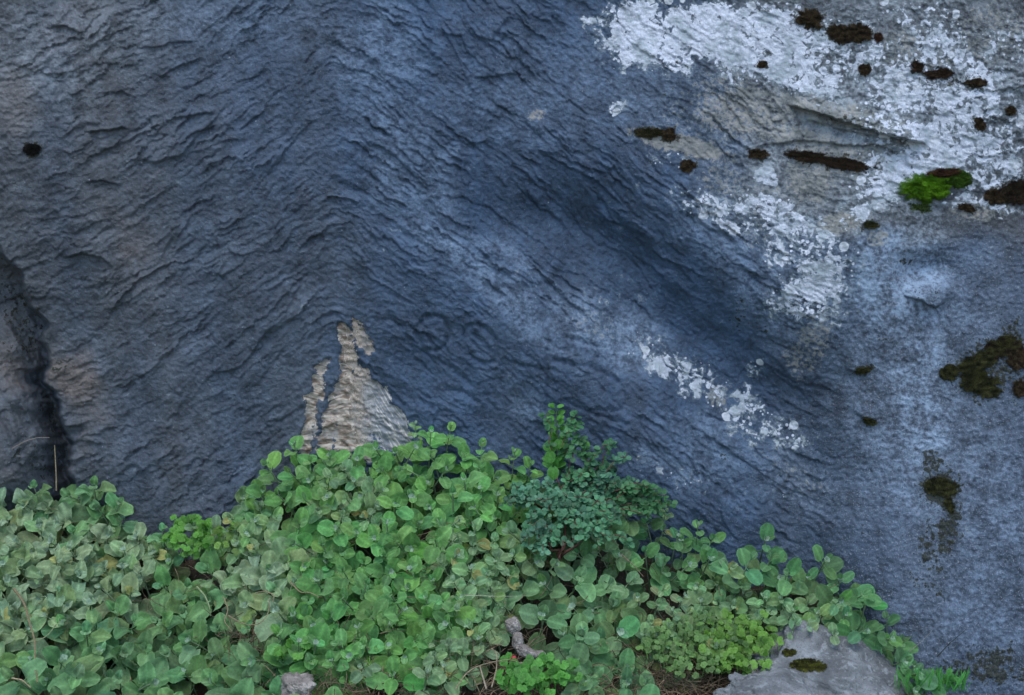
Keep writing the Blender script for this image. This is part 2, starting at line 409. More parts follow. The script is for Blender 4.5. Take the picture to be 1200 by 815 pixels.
pale = blobs(U+20*noise(U/50, V/50, 220), V+20*noise(U/50, V/50, 221), [(1050, 320, 60, 75, 0, 1.5), (1085, 480, 45, 110, 0, 1.2), (1070, 430, 90, 170, 0, .55), (720, 392, 80, 26, 28, .70), (560, 320, 150, 20, 42, .50), (470, 170, 40, 120, -20, .38), (1150, 640, 90, 170, 0, .45),
                      (960, 170, 110, 60, 0, .95), (1000, 110, 160, 110, 0, .95), (1130, 90, 100, 110, 0, .85), (930, 250, 110, 60, 0, .75), (640, 110, 130, 60, 0, .22), (230, 30, 200, 30, 0, .25), (60, 60, 80, 60, 0, .35), (850, 120, 120, 60, 0, .55), (830, 520, 50, 26, 30, .45), (800, 545, 60, 16, 25, .5), (930, 340, 60, 60, 0, .55),
                      (640, 500, 40, 14, 40, .4), (620, 475, 30, 8, 45, .5), (940, 570, 70, 30, 20, .4), (440, 60, 50, 50, 0, .4), (600, 300, 60, 12, 30, .4), (500, 250, 30, 60, -30, .3)])
add_attr(me, 'pale', pale)
add_attr(me, 'grain', .30+.75*sstep(900, 1020, U+30*noise(U/60, V/60, 210))*sstep(230, 300, V)+.25*sstep(700, 900, U)*sstep(350, 600, V))
add_attr(me, 'buff', blobs(U+8*noise(U/30, V/30, 1), V, [(850, 110, 60, 40, 0, .50), (900, 75, 40, 20, 0, .4), (800, 170, 70, 14, 15, .80), (930, 160, 70, 14, 5, .60), (985, 135, 110, 20, 12, .66), (870, 130, 80, 40, 0, .6), (1000, 185, 90, 20, 8, .62), (950, 210, 40, 40, 0, .6), (1070, 60, 60, 40, 0, .55), (950, 400, 26, 60, 20, .52), (985, 262, 40, 16, -20, .7), (850, 215, 40, 30, 20, .5), (1150, 245, 50, 20, 0, .6),
    (935, 420, 20, 26, 0, .50), (1160, 40, 60, 50, 0, .5), (1030, 280, 18, 14, 0, .6), (705, 385, 45, 22, 20, .42), (840, 465, 18, 20, 0, .6), (900, 250, 60, 60, 0, .45), (940, 560, 60, 12, 30, .42), (630, 135, 12, 8, 0, .6), (820, 140, 70, 60, 0, .42), (1000, 195, 60, 20, 8, .55)]))
add_attr(me, 'scar', tan_mask(U, V))
rgt = sstep(408, 440, U-(V-450)*.10+7*fbm(U/12, V/12, 3, 66))
add_attr(me, 'scaru', (U/26)*(1-rgt)+((U-.62*(V-450))/5.0)*rgt)
add_attr(me, 'scarv', (V/6.5+noise(U/30, V/30, 9))*(1-rgt)+(V/30)*rgt)
add_attr(me, 'scarblue', sstep(412, 436, U-(V-450)*.10+8*fbm(U/12, V/12, 3, 66))*sstep(435, 462, V))
add_attr(me, 'lichen', white_bias(U, V)*.92)
ALG_SHADE = (blobs(U+6*noise(U/14, V/14, 5), V+6*noise(U/14, V/14, 6), [(28, 370, 30, 66, -18, .46), (62, 500, 14, 60, -14, .38), (1102, 572, 28, 26, 0, .80), (1092, 540, 16, 18, 0, .62), (1112, 618, 16, 40, 10, .70), (1088, 640, 12, 34, 0, .60), (1100, 680, 16, 40, 0, .45), (1150, 435, 48, 38, 10, .60), (1185, 415, 22, 60, 0, .62), (1115, 440, 16, 10, 0, .5), (1085, 345, 26, 14, 0, .40),  # algal film; left crevice and big crack entries paint their shade into the colour
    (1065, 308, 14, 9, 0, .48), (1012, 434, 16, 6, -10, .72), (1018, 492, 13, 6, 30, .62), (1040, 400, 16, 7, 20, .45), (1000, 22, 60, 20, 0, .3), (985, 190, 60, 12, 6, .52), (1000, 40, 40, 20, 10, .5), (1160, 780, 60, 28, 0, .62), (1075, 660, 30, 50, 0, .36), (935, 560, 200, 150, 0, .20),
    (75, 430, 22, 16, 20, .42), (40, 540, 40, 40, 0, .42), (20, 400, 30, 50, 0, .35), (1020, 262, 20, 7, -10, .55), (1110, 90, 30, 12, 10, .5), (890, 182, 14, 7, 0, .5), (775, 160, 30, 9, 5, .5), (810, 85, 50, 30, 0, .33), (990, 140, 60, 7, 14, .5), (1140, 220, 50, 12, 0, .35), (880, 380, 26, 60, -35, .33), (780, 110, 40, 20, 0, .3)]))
ROCKME = me
rock = link('rock_face', me, ROCK, label='tall blue grey limestone rock face with faint carved rings and white lichen at upper right', category='rock face', kind='structure')

# ------------------------------------------------------------------ ground bank
SIL = np.array([(-900, 620), (-300, 600), (-80, 590), (14, 578), (60, 570), (120, 572), (155, 600), (200, 612), (250, 600), (300, 555), (340, 532), (395, 519), (480, 515), (545, 518), (590, 538), (640, 560),
                (700, 575), (780, 615), (850, 652), (890, 640), (985, 660), (1030, 700), (1060, 745), (1110, 806), (1200, 850), (1500, 900), (2400, 950)], float)
def sil(px): return np.interp(px, SIL[:, 0], SIL[:, 1])
def tip_y(px, py):      # depth of the outer leaf surface
    base = -rock_macro(px, sil(px))-.05
    return base-(np.asarray(py)-sil(px))*PXM*1.0
_rm_x = np.arange(-900, 2400, 20.0)
_rm = rock_depth(_rm_x, sil(_rm_x))
_rm = np.convolve(np.pad(_rm, 3, 'edge'), np.ones(7)/7, 'valid')
def rock_macro(px, py): return np.interp(px, _rm_x, _rm)
gx = axis(-1.3, 1.3, .012, -40, 40); gy = axis(-1.5, .35, .012, -60, 3.0)
GX, GY = np.meshgrid(gx, gy)
def ground_z(x, y):
    x = np.asarray(x, float); y = np.asarray(y, float)
    px = 600+x/PXM*(3.0/(3.0+np.clip(y, -1.5, .3)))*.995
    px = np.clip(px, -900, 2400)
    top = ray(px, sil(px), -rock_macro(px, 0))[..., 2]
    yr = -rock_macro(px, 0)
    z = top-.075-np.maximum(yr-y, 0)*1.12
    z = np.minimum(z, top-.05)
    z = np.where(y < -.2, np.logaddexp(z*14, 0)/14-.0, np.logaddexp(z*14, 0)/14)
    z = z+.018*fbm(x*6, y*6, 3, 300)+.004*fbm(x*40, y*40, 2, 301)
    return z
gm = grid_mesh('ground', np.stack([GX, GY, ground_z(GX, GY)], -1), len(gx), len(gy))
k = N('soil_and_litter'); co = k.coord()
a = k.noise(22, 5, .65, co); b = k.noise(160, 4, .6, co)
c = k.mix(k.rng(a, .35, .65), (.035, .026, .018), (.085, .065, .045))
c = k.mix(k.rng(b, .55, .70), c, (.16, .13, .09))
c = k.mix(k.math('MULTIPLY', k.rng(k.noise(9, 4, .6, co), .5, .62), .7), c, (.035, .045, .012))
k.l(c, k.b.inputs['Base Color']); k.b.inputs['Roughness'].default_value = .95; k.bump(b, .01, 1)
ground = link('ground', gm, k.m, kind='structure')

# ------------------------------------------------------------------ plant kit
def leaf_template(nl=9, nw=6, kind='round', cren=.035):
    """grid leaf: x along blade 0..1, y across, z up. returns verts, faces, edge weight, rib weight"""
    vs = []; ed = []; rb = []
    for i in range(nl+1):
        th = math.pi*(.06+.94*i/nl) if kind != 'spoon' else math.pi*(.03+.97*i/nl)
        t = (1-math.cos(th))/2
        if kind == 'round':   wdt = .49*math.sin(th)**.92*(1.04-.10*t)
        elif kind == 'heart': wdt = .50*math.sin(th)**.95*(1.14-.34*t)
        elif kind == 'spoon': wdt = .26*math.sin(th)*(.55+.8*t)
        else:                 wdt = .41*math.sin(th)**.95*(1.06-.14*t)
        for j in range(nw+1):
            u = -1+2*j/nw
            w_ = wdt*(1+(cren if i % 2 else -cren)*(abs(u) > .9))
            back = (-.13*abs(u)**2*(1-t)**3 if kind in ('round', 'heart') else 0)
            vs.append((t+back, u*w_, 0)); ed.append(1.0 if (abs(u) > .9 or i == nl) else 0.0); rb.append(1.0 if abs(u) < .1 else 0.0)
    F = []
    for i in range(nl):
        for j in range(nw):
            a_ = i*(nw+1)+j; F.append((a_, a_+1, a_+nw+2, a_+nw+1))
    return np.array(vs), np.array(F), np.array(ed), np.array(rb)
TPL = {k_: leaf_template(kind=k_) for k_ in ('round', 'heart', 'oval', 'spoon')}
TINY = leaf_template(3, 2, 'round', 0); TINYV = leaf_template(3, 2, 'spoon', 0)
def unit(v): return v/np.maximum(np.linalg.norm(v, axis=-1, keepdims=True), 1e-9)
class Foliage:
    def __init__(s): s.V = []; s.F = []; s.C = []; s.n = 0
    def leaf(s, P, L, Nn, size, colr, tpl, cup=.25, curl=.25, wave=.05, width=1.0, edge=1.25, rib=1.25):
        vs, F, ed, rb = tpl
        x = vs[:, 0]; y = vs[:, 1]*width
        ph = RNG.random()*6.28
        z = cup*y*y*1.6-curl*(x-.25)**2*np.sign(1)+.03*np.abs(y)+wave*np.sin(x*7+ph)*np.abs(y)*2+wave*.7*np.sin(y*9+ph)*x
        L = L/np.linalg.norm(L); S = np.cross(L, Nn); S /= max(np.linalg.norm(S), 1e-6); Nn = np.cross(S, L)
        v = P+size*(x[:, None]*L+y[:, None]*S*-1+z[:, None]*Nn)
        c = np.asarray(colr)[None, :]*(1+(edge-1)*ed+(rib-1)*rb)[:, None]
        s.V.append(v); s.F.append(F+s.n); s.C.append(c); s.n += len(v)
    def build(s, name, mat):
        return raw_mesh(name, np.concatenate(s.V), [np.concatenate(s.F)], np.concatenate(s.C))
class Tubes:
    def __init__(s): s.V = []; s.F = []; s.C = []; s.n = 0
    def tube(s, pts, r0, r1, colr, sides=5):
        pts = np.asarray(pts, float); m = len(pts)
        T = unit(np.gradient(pts, axis=0)); ref = np.array([.3, .2, .93])
        A = unit(np.cross(T, ref)); B = np.cross(T, A)
        ang = np.arange(sides)/sides*2*math.pi
        rr = np.linspace(r0, r1, m)[:, None, None]
        v = pts[:, None, :]+rr*(np.cos(ang)[None, :, None]*A[:, None, :]+np.sin(ang)[None, :, None]*B[:, None, :])
        i = (np.arange(m-1)[:, None]*sides+np.arange(sides)[None, :]); j = np.arange(m-1)[:, None]*sides+((np.arange(sides)+1) % sides)[None, :]
        F = np.stack([i, j, j+sides, i+sides], -1).reshape(-1, 4)
        s.V.append(v.reshape(-1, 3)); s.F.append(F+s.n); s.C.append(np.tile(np.asarray(colr), (m*sides, 1))); s.n += m*sides
    def build(s, name): return raw_mesh(name, np.concatenate(s.V), [np.concatenate(s.F)], np.concatenate(s.C))

def tone_material(name, rough=.7, transl=0.0, bump=0, bscale=300, mottled=.25, sheen=0):
    k = N(name); at = k.n('Attribute', attribute_name='tone').outputs['Color']; co = k.coord()
    n = k.noise(bscale, 4, .6, co)
    v = k.rng(n, .3, .7, 1-mottled, 1+mottled); vc = k.n('CombineXYZ'); [k.l(v, vc.inputs[i]) for i in range(3)]
    c = k.mix(1.0, at, vc.outputs[0], 'MULTIPLY')
    k.l(c, k.b.inputs['Base Color']); k.b.inputs['Roughness'].default_value = rough
    k.b.inputs['Specular IOR Level'].default_value = .3
    if sheen: k.b.inputs['Sheen Weight'].default_value = sheen; k.b.inputs['Sheen Roughness'].default_value = .5
    if bump: k.bump(n, bump, .8)
    if transl:
        out = k.t.nodes['Material Output']; tr = k.n('BsdfTranslucent'); k.l(c, tr.inputs[0])
        mx = k.n('MixShader'); mx.inputs[0].default_value = transl
        k.l(k.b.outputs[0], mx.inputs[1]); k.l(tr.outputs[0], mx.inputs[2]); k.l(mx.outputs[0], out.inputs[0])
    return k.m
LEAF = tone_material('downy_leaf', .72, .25, .0014, 230, .16, .12)
SHINY = tone_material('smooth_leaf', .5, .25, .0006, 300, .2)
STEM = tone_material('stem', .8, 0, .001, 400, .25)
DRY = tone_material('dry_stalk', .9, 0, .001, 300, .3)
MOSS = tone_material('moss_tuft', .95, 0, 0, 400, .4)

# styles: leaf px size, leaf rgb, pale share, whorls, internode (px), template, curl
ST = dict(
    woolly=dict(sz=25, col=(.190, .300, .125), pale=.60, wh=4, inter=17, tpl=('round', 'heart'), curl=.5, sp=20, wave=.20),
    large=dict(sz=31, col=(.118, .272, .095), pale=.18, wh=3, inter=24, tpl=('heart', 'heart', 'round'), curl=.35, sp=26, wave=.16),
    mid=dict(sz=24.5, col=(.112, .290, .070), pale=.13, wh=4, inter=18, tpl=('round', 'heart', 'oval'), curl=.28, sp=20, wave=.09),
    small=dict(sz=17, col=(.145, .285, .100), pale=.42, wh=4, inter=13, tpl=('round',), curl=.3, sp=17, wave=.10),
    broad=dict(sz=26, col=(.112, .250, .092), pale=.24, wh=3, inter=20, tpl=('oval', 'heart', 'round'), curl=.2, sp=23, wave=.07),
    dark=dict(sz=24, col=(.082, .235, .078), pale=.16, wh=3, inter=20, tpl=('oval', 'round'), curl=.15, sp=25, wave=.05),
    mini=dict(sz=14, col=(.150, .270, .100), pale=.35, wh=3, inter=11, tpl=('round',), curl=.2, sp=15, wave=.05),
)
def sprig(fo, tu, bu, tip, d, st, scale=1.0, whorls=None, tiny=True, gb=None):
    S = ST[st]; d = d/np.linalg.norm(d)
    sz = S['sz']*PXM*scale*.87; inter = S['inter']*PXM*scale
    nW = whorls or S['wh']+(RNG.random() < .35)
    ref = np.array([.2, .1, .9]); A = np.cross(d, ref); A /= np.linalg.norm(A); B = np.cross(d, A)
    rot = RNG.random()*6.28
    bend = np.array([RNG.normal(0, .12), RNG.normal(0, .1), -.30])
    cpos = tip.copy(); cur = d.copy(); pts = [cpos.copy()]
    hue = 1+RNG.normal(0, .10); yel = RNG.random()
    for q in range(nW):
        f = [.42, .80, 1.0, 1.0, .95, .9][min(q, 5)]
        elev = [1.0, .55, .30, .12, 0, 0][min(q, 5)]
        a0 = rot+q*math.pi/2+RNG.normal(0, .2)
        for sgn in (0, math.pi):
            if q > 1 and RNG.random() < .10: continue
            a_ = a0+sgn+RNG.normal(0, .15); r = A*math.cos(a_)+B*math.sin(a_)
            e = elev+RNG.normal(0, .18)
            L = r*math.cos(e)+cur*math.sin(e); Nn = cur*math.cos(e)-r*math.sin(e)
            Nn = Nn+np.array([0, -.35, .25])+RNG.normal(0, .16, 3)
            L = L+np.array([0, -.05, -.18])*(q > 0)
            ls = sz*f*(1+RNG.normal(0, .12))
            pet = ls*(.16+.10*q)
            b = S['col']; pl = S['pale']*(1.6 if q == 0 else 1.0)*RNG.random()
            cc = np.array(b)*hue*(1+RNG.normal(0, .14))*np.array([1+RNG.normal(0, .13), 1, 1+RNG.normal(0, .13)])
            cc = cc*(1-pl)+np.array([.27, .37, .24])*pl
            if RNG.random() < (.03 if st in ('small', 'mini', 'woolly') else .0): cc = np.array([.34, .36, .12])*(.7+.4*RNG.random())
            if q >= nW-1: cc = cc*np.array([.92, .82, .80])
            P0 = cpos+L/np.linalg.norm(L)*pet
            fo.leaf(P0, L, Nn, ls, cc, TPL[S['tpl'][RNG.integers(len(S['tpl']))]], cup=.35+RNG.normal(0, .15), curl=S['curl']*(.6+.8*RNG.random()),
                    wave=S['wave'], width=.92+RNG.normal(0, .07), edge=1.30, rib=1.45)
            if q: tu.tube([cpos, cpos+(P0-cpos)*.5+Nn*pet*.05, P0+L*ls*.04], .0011*scale, .0009*scale, cc*1.1, 4)
        cur = unit(cur-bend*-.0+np.array([0, .03, .10])); cpos = cpos-cur*inter*(.6 if q == 0 else 1)
        pts.append(cpos.copy())
    # woolly bud
    if tiny and RNG.random() < .6:
        for j in range(5):
            a_ = rot+.8+j*1.256; r = A*math.cos(a_)+B*math.sin(a_)
            bu.leaf(tip+d*sz*.02, r*.7+d*.7, d-r*.6, sz*.17*(1+.5*RNG.random()), np.array([.25, .36, .26])*(.85+.3*RNG.random()), TINY, cup=.5, curl=.1)
    # stem down into the ground
    gz = float(ground_z(cpos[0], cpos[1]))
    for j in range(3):
        cpos = cpos+np.array([RNG.normal(0, .008), .012, -.022]); pts.append(cpos.copy())
    tu.tube(pts[::-1], .0022*scale, .0012*scale, np.array([.20, .27, .16])*(.8+.4*RNG.random()), 5)

def rdir(up=.55, front=.75, j=.28):
    return unit(np.array([RNG.normal(0, j), -front+RNG.normal(0, j*.6), up+RNG.normal(0, j*.7)]))

# every plant: (seed px, seed py, style, label)
G = 'round leaved downy plants covering the bank below the rock'
PL = [
 (40, 600, 'woolly', 'pale woolly plant rising against the dark crevice in the far left corner of the bank'),
 (110, 590, 'large', 'plant with three broad upright leaves poking above the carpet left of the bare notch'),
 (45, 690, 'woolly', 'washed out grey green plant with crumpled leaves beside the tan curled stem at left'),
 (130, 655, 'woolly', 'grey green crumpled plant directly below the broad upright leaves at left'),
 (215, 680, 'large', 'big leaved plant just below the vivid green seedlings in the bare notch'),
 (70, 775, 'large', 'large leaved plant filling the bottom left corner of the bank'),
 (165, 745, 'large', 'large leaved plant with nibbled holes, second from the bottom left corner'),
 (260, 775, 'large', 'large leaved plant with silvery buds immediately left of the small pinkish stone'),
 (285, 610, 'small', 'dusty small leaved plant at the right edge of the bare notch in the carpet'),
 (310, 665, 'woolly', 'faded plant with scattered yellowing leaves above the knot of bare tendrils'),
 (345, 560, 'mid', 'bright plant climbing below the left hand streaks of tan scarred rock'),
 (405, 570, 'small', 'plant with many small greyish leaves just below the broad tan scar'),
 (430, 535, 'mid', 'plant whose bright leaves overlap the foot of the tan scar'),
 (510, 545, 'mid', 'plant with loose sprigs reaching up the rock right of the tan scar'),
 (470, 625, 'mid', 'dense fresh green plant in the middle of the carpet, left of the dark shrub'),
 (385, 655, 'mid', 'fresh green plant right of the yellowing leaves in the left half'),
 (400, 735, 'mid', 'fresh green plant above the dark litter gap, right of the small pinkish stone'),
 (490, 715, 'mid', 'fresh green plant above the gap of dead stalks, just right of centre left'),
 (585, 565, 'mid', 'plant with small upright sprigs bordering the left side of the dark shrub'),
 (555, 665, 'small', 'finer leaved plant below left of the dark shrub'),
 (560, 745, 'small', 'finer leaved plant overhanging the mossy stone fragments from the left'),
 (640, 690, 'broad', 'plant with oval leaves directly below the dark shrub'),
 (710, 740, 'broad', 'plant with the broadest oval leaves, right of the mossy stone fragments'),
 (700, 660, 'broad', 'plant with grey green oval leaves under the right half of the dark shrub'),
 (790, 655, 'dark', 'plant standing free of the dark shrub on its lower right side'),
 (820, 640, 'dark', 'plant with a small upright sprig against the rock, left of the tall sprigs'),
 (790, 720, 'mini', 'tiny leaved plant with yellowish tones above the straw patch'),
 (850, 700, 'small', 'small leaved plant between the straw patch and the tall right hand sprigs'),
 (905, 660, 'dark', 'plant with a tall four leaved sprig standing clear against the dark rock'),
 (975, 675, 'dark', 'plant with dark oval leaves above the middle of the grey boulder'),
 (950, 730, 'small', 'small leaved plant drooping over the top edge of the grey boulder'),
 (1015, 710, 'dark', 'plant with a rounded rosette beyond the right end of the grey boulder top'),
 (1045, 765, 'dark', 'rightmost plant, trailing down between the grey boulder and the rock face'),
]
GAPS = [(440, 812, 66, 44), (398, 800, 30, 22), (605, 785, 62, 50), (540, 812, 60, 26), (710, 815, 26, 50), (815, 802, 52, 34), (225, 640, 26, 16), (350, 800, 26, 20), (310, 790, 16, 12), (300, 728, 20, 10), (640, 800, 40, 34)]
def allowed(x, y):
    if y < sil(x)+9: return False
    for cx, cy, rx, ry in GAPS:
        if ((x-cx)/rx)**2+((y-cy)/ry)**2 < 1: return False
    if x > 850:
        lim = np.interp(x, [850, 880, 960, 1040, 1060, 1100], [760, 722, 742, 762, 810, 850])
        if y > lim: return False
    if x > 1105: return False
    return True
seeds = np.array([(a_, b_) for a_, b_, _, _ in PL], float)
pts = []; cand = RNG.random((26000, 2))*np.array([1230, 400])+np.array([-110, 480])
for x, y in cand:
    if not allowed(x, y): continue
    i = int(np.argmin((seeds[:, 0]-x)**2+((seeds[:, 1]-y)*1.15)**2)); sp = ST[PL[i][2]]['sp']
    if all((x-a_)**2+(y-b_)**2 > sp*sp for a_, b_, _ in pts): pts.append((x, y, i))
plants = []
for i, (sx_, sy_, st, lab) in enumerate(PL):
    yb = float(tip_y(sx_, sy_))+.05; b0 = ray(sx_, sy_, yb); b0[2] = float(ground_z(b0[0], b0[1]))
    e = bpy.data.objects.new('leafy_plant', None); e.empty_display_size = .03; col.objects.link(e); e.location = b0
    e['label'] = lab; e['category'] = 'plant'; e['group'] = G
    f_ = Foliage(); plants.append((e, f_, Tubes(), f_))
def add_sprig(x, y, i, out=0.0, d=None, **kw):
    e, fo, tu, bu = plants[i]
    yt = float(tip_y(x, y))-out
    sprig(fo, tu, bu, ray(x, y, yt), rdir() if d is None else np.array(d, float), kw.pop('st', PL[i][2]), **kw)
for x, y, i in pts:
    lump = .042*float(noise(x/48, y/40, 400))
    add_sprig(x, y, i, out=lump+abs(RNG.normal(0, .012))-.01, scale=1+RNG.normal(0, .12))
    if RNG.random() < .32:      # lower storey
        add_sprig(x+RNG.normal(0, 12), y+RNG.normal(0, 10)+8, i, out=-.045, scale=.95, tiny=False)
# sprigs the photograph shows standing clear
for x, y, i, st, sc, d in [
    (505, 507, 13, 'mid', .85, (.1, -.7, .8)), (528, 503, 13, 'mid', .7, (.2, -.7, .8)), (565, 520, 13, 'mid', .7, (.1, -.6, .8)), (487, 497, 13, 'small', .5, (0, -.5, .9)),
    (603, 530, 18, 'mid', .7, (.1, -.5, .9)), (622, 545, 18, 'mid', .7, (.2, -.6, .8)), (345, 522, 10, 'mid', .9, (-.1, -.6, .8)), (312, 545, 10, 'mid', 1.0, (-.4, -.6, .7)),
    (40, 572, 0, 'large', .8, (-.1, -.6, .8)), (110, 570, 1, 'large', .85, (.1, -.7, .7)), (140, 590, 1, 'large', .8, (.4, -.6, .7)),
    (898, 632, 28, 'dark', 1.05, (0, -.85, .5)), (968, 657, 29, 'dark', 1.1, (.1, -.85, .5)), (1012, 697, 31, 'dark', 1.1, (.2, -.9, .4)), (818, 615, 25, 'dark', .75, (0, -.6, .8)),
    (835, 632, 25, 'dark', 1.0, (.1, -.8, .5)), (925, 672, 28, 'dark', 1.15, (0, -.9, .4)), (985, 705, 29, 'dark', .95, (.1, -.9, .3)), (1015, 738, 31, 'dark', 1.0, (.1, -.9, .3)),
    (1045, 748, 31, 'dark', .9, (.2, -.9, .3)), (1060, 775, 32, 'dark', .95, (.2, -.9, .3)), (1075, 790, 32, 'dark', 1.0, (.3, -.9, .3)), (795, 628, 24, 'dark', .8, (.1, -.7, .6)), (780, 600, 24, 'small', .7, (.1, -.5, .8)),
    (695, 790, 22, 'broad', 1.0, (0, -.9, .4)), (680, 745, 22, 'broad', 1.1, (0, -.9, .4)), (425, 780, 16, 'small', .9, (0, -.9, .4)), (460, 790, 17, 'mid', 1.0, (0, -.9, .4)), (735, 800, 22, 'broad', .9, (0, -.9, .4))]:
    add_sprig(x, y, i, out=.03, d=d, st=st, scale=sc)
for e, fo, tu, bu in plants:
    if not fo.V: continue
    for nm, me_, mt in (('foliage', fo.build('foliage', LEAF), LEAF), ('stems', tu.build('stems'), STEM), (None,)*3):
        if me_ is None: continue
        child_at(link(nm, me_, mt), e)

# ------------------------------------------------------------------ dark small-leaved shrub
def root_at(name, loc, **props):
    e = bpy.data.objects.new(name, None); e.empty_display_size = .03; col.objects.link(e); e.location = loc
    for k_, v_ in props.items(): e[k_] = v_
    return e
def curve(a, b, sag, n=8, jit=.006):
    t = np.linspace(0, 1, n)[:, None]; p_ = a*(1-t)+b*t
    p_ = p_+np.array(sag)*(4*t*(1-t)); j = RNG.normal(0, jit, (n, 3)); j[0] = 0; j[-1] = 0
    return p_+j
bx, by = 655, 660
b0 = ray(bx, by, float(tip_y(bx, by))+.03)
sh = root_at('shrub', b0, label='dark blue green small leaved shrub with reddish stems growing through the middle of the carpet', category='shrub')
fo, tu = Foliage(), Tubes()
forks = [ray(660, 600, float(tip_y(660, 600))-.02), ray(700, 590, float(tip_y(700, 590))-.03), ray(625, 590, float(tip_y(625, 590))-.01)]
for f in forks: tu.tube(curve(b0, f, (0, -.02, 0)), .0035, .0022, (.10, .045, .035))
def shrub_leafy(fo, tu, pts_, size, c0, r0=.0012, step=2, stemc=(.13, .07, .05)):
    tu.tube(pts_, r0, .0006, stemc, 4)
    for m in range(1, len(pts_)):
        if RNG.random() < .2: continue
        for q in range(step):
            Pm = pts_[m]+(pts_[m-1]-pts_[m])*RNG.random()
            for h in range(3):
                L = unit(RNG.normal(0, 1, 3)+np.array([0, -.2, .2])); Nn = unit(np.array([0, -.6, .7])+RNG.normal(0, .35, 3))
                L = unit(L-Nn*np.dot(L, Nn))
                cc = np.array(c0)*(1+RNG.normal(0, .18))
                fo.leaf(Pm+L*size*.3, L, Nn, size*(.55+.8*RNG.random()), cc, TINY, cup=.3, curl=.1, edge=1.1, rib=1.1)
poly = [(655, 500, 30, 30), (690, 530, 50, 25), (640, 575, 48, 35), (700, 580, 55, 38), (750, 590, 42, 26), (720, 620, 45, 28), (650, 625, 45, 30), (600, 590, 22, 30), (735, 520, 18, 12), (785, 605, 22, 12)]
wts = np.array([.22, .55, 1.5, 1.9, 1.3, 1.2, 1.1, .7, .18, .35]); wts /= wts.sum()
for q in range(92):
    cx, cy, rx, ry = poly[RNG.choice(len(poly), p=wts)]
    a_, r_ = RNG.random()*6.28, math.sqrt(RNG.random()); x = cx+rx*r_*math.cos(a_); y = cy+ry*r_*math.sin(a_)
    yt = float(tip_y(x, max(y, float(sil(x)))))-.045-.03*RNG.random() if y > sil(x) else -float(rock_macro(x, y))-.06-.04*RNG.random()
    tip = ray(x, y, yt); f = forks[RNG.integers(3)]
    mid = f+(tip-f)*.35
    if q % 3 == 0: tu.tube(curve(f, mid, (0, 0, .01), 4), .0016, .0012, (.12, .06, .05), 4)
    blue_ = RNG.random()
    cc = (np.array([.055, .160, .070])*(1-blue_)+np.array([.055, .140, .085])*blue_)*RNG.uniform(.8, 1.7)
    if x > 745 or y < 520: cc = np.array([.055, .165, .065])
    shrub_leafy(fo, tu, curve(tip+(mid-tip)*min(1, .07/np.linalg.norm(mid-tip)), tip, (0, 0, .008), 7, .004), .0100, cc, step=2)
child_at(link('foliage', fo.build('foliage', SHINY), SHINY), sh); child_at(link('stems', tu.build('stems'), STEM), sh)
# upright bright sprig in front of the rock
b1 = ray(650, 560, float(tip_y(650, 575))-.01)
sp_ = root_at('seedling', b1, label='slim upright bright green shoot standing highest against the rock above the dark shrub', category='plant')
fo, tu = Foliage(), Tubes()
tp = ray(651, 478, -float(rock_macro(650, 0))-.06)
pts_ = curve(b1, tp, (.005, 0, 0), 14, .002); tu.tube(pts_, .002, .0008, (.09, .14, .05), 5)
for m in range(2, 14):
    for h in range(3):
        a_ = m*2.4+h*2.1; L = unit(np.array([math.cos(a_), -.5*abs(math.sin(a_)), .35])); s_ = .021*(1.1-.45*m/14)
        fo.leaf(pts_[m]+L*.003, L, unit(np.array([0, -.8, .5])+RNG.normal(0, .2, 3)), s_, np.array([.085, .27, .05])*(1+RNG.normal(0, .1)), TPL['oval'], width=.85)
for x, y, s_ in [(645, 530, .022), (656, 516, .018), (640, 520, .015), (648, 548, .024), (688, 518, .016)]:
    fo.leaf(ray(x, y, -float(rock_macro(650, 0))-.09), np.array([RNG.normal(0, .3), -.2, -.9]), np.array([0, -.9, .3]), s_, (.09, .28, .05), TPL['round'])
child_at(link('foliage', fo.build('foliage', SHINY), SHINY), sp_); child_at(link('stem', tu.build('stem'), STEM), sp_)

# ------------------------------------------------------------------ vivid green seedlings
def lobed(fo, tu, base, size, c0, upv):
    """small three to five lobed leaf on a stalk"""
    st_ = base+upv*size*RNG.uniform(.8, 1.8)+RNG.normal(0, .005, 3)
    tu.tube(curve(base, st_, (0, 0, .002), 4, .001), .0008, .0006, np.array(c0)*.9, 4)
    Nn = unit(np.array([0, -.75, .6])+RNG.normal(0, .3, 3)); a_ = RNG.random()*6.28
    A = unit(np.cross(Nn, np.array([.3, .2, .9]))); B = np.cross(Nn, A)
    cc = np.array(c0)*RNG.uniform(.5, 1.05)*np.array([1.1, .95, 1.2]); size = size*RNG.uniform(.6, 1.1)
    for q in range(5):
        t_ = a_+(q-2)*.62; L = A*math.cos(t_)+B*math.sin(t_)
        fo.leaf(st_, L, Nn, size*(1 if abs(q-2) < 2 else .75), cc, TPL['oval'] if q == 2 else TINYV, cup=.2, curl=.15, width=.8 if q == 2 else 1.6, edge=1.1)
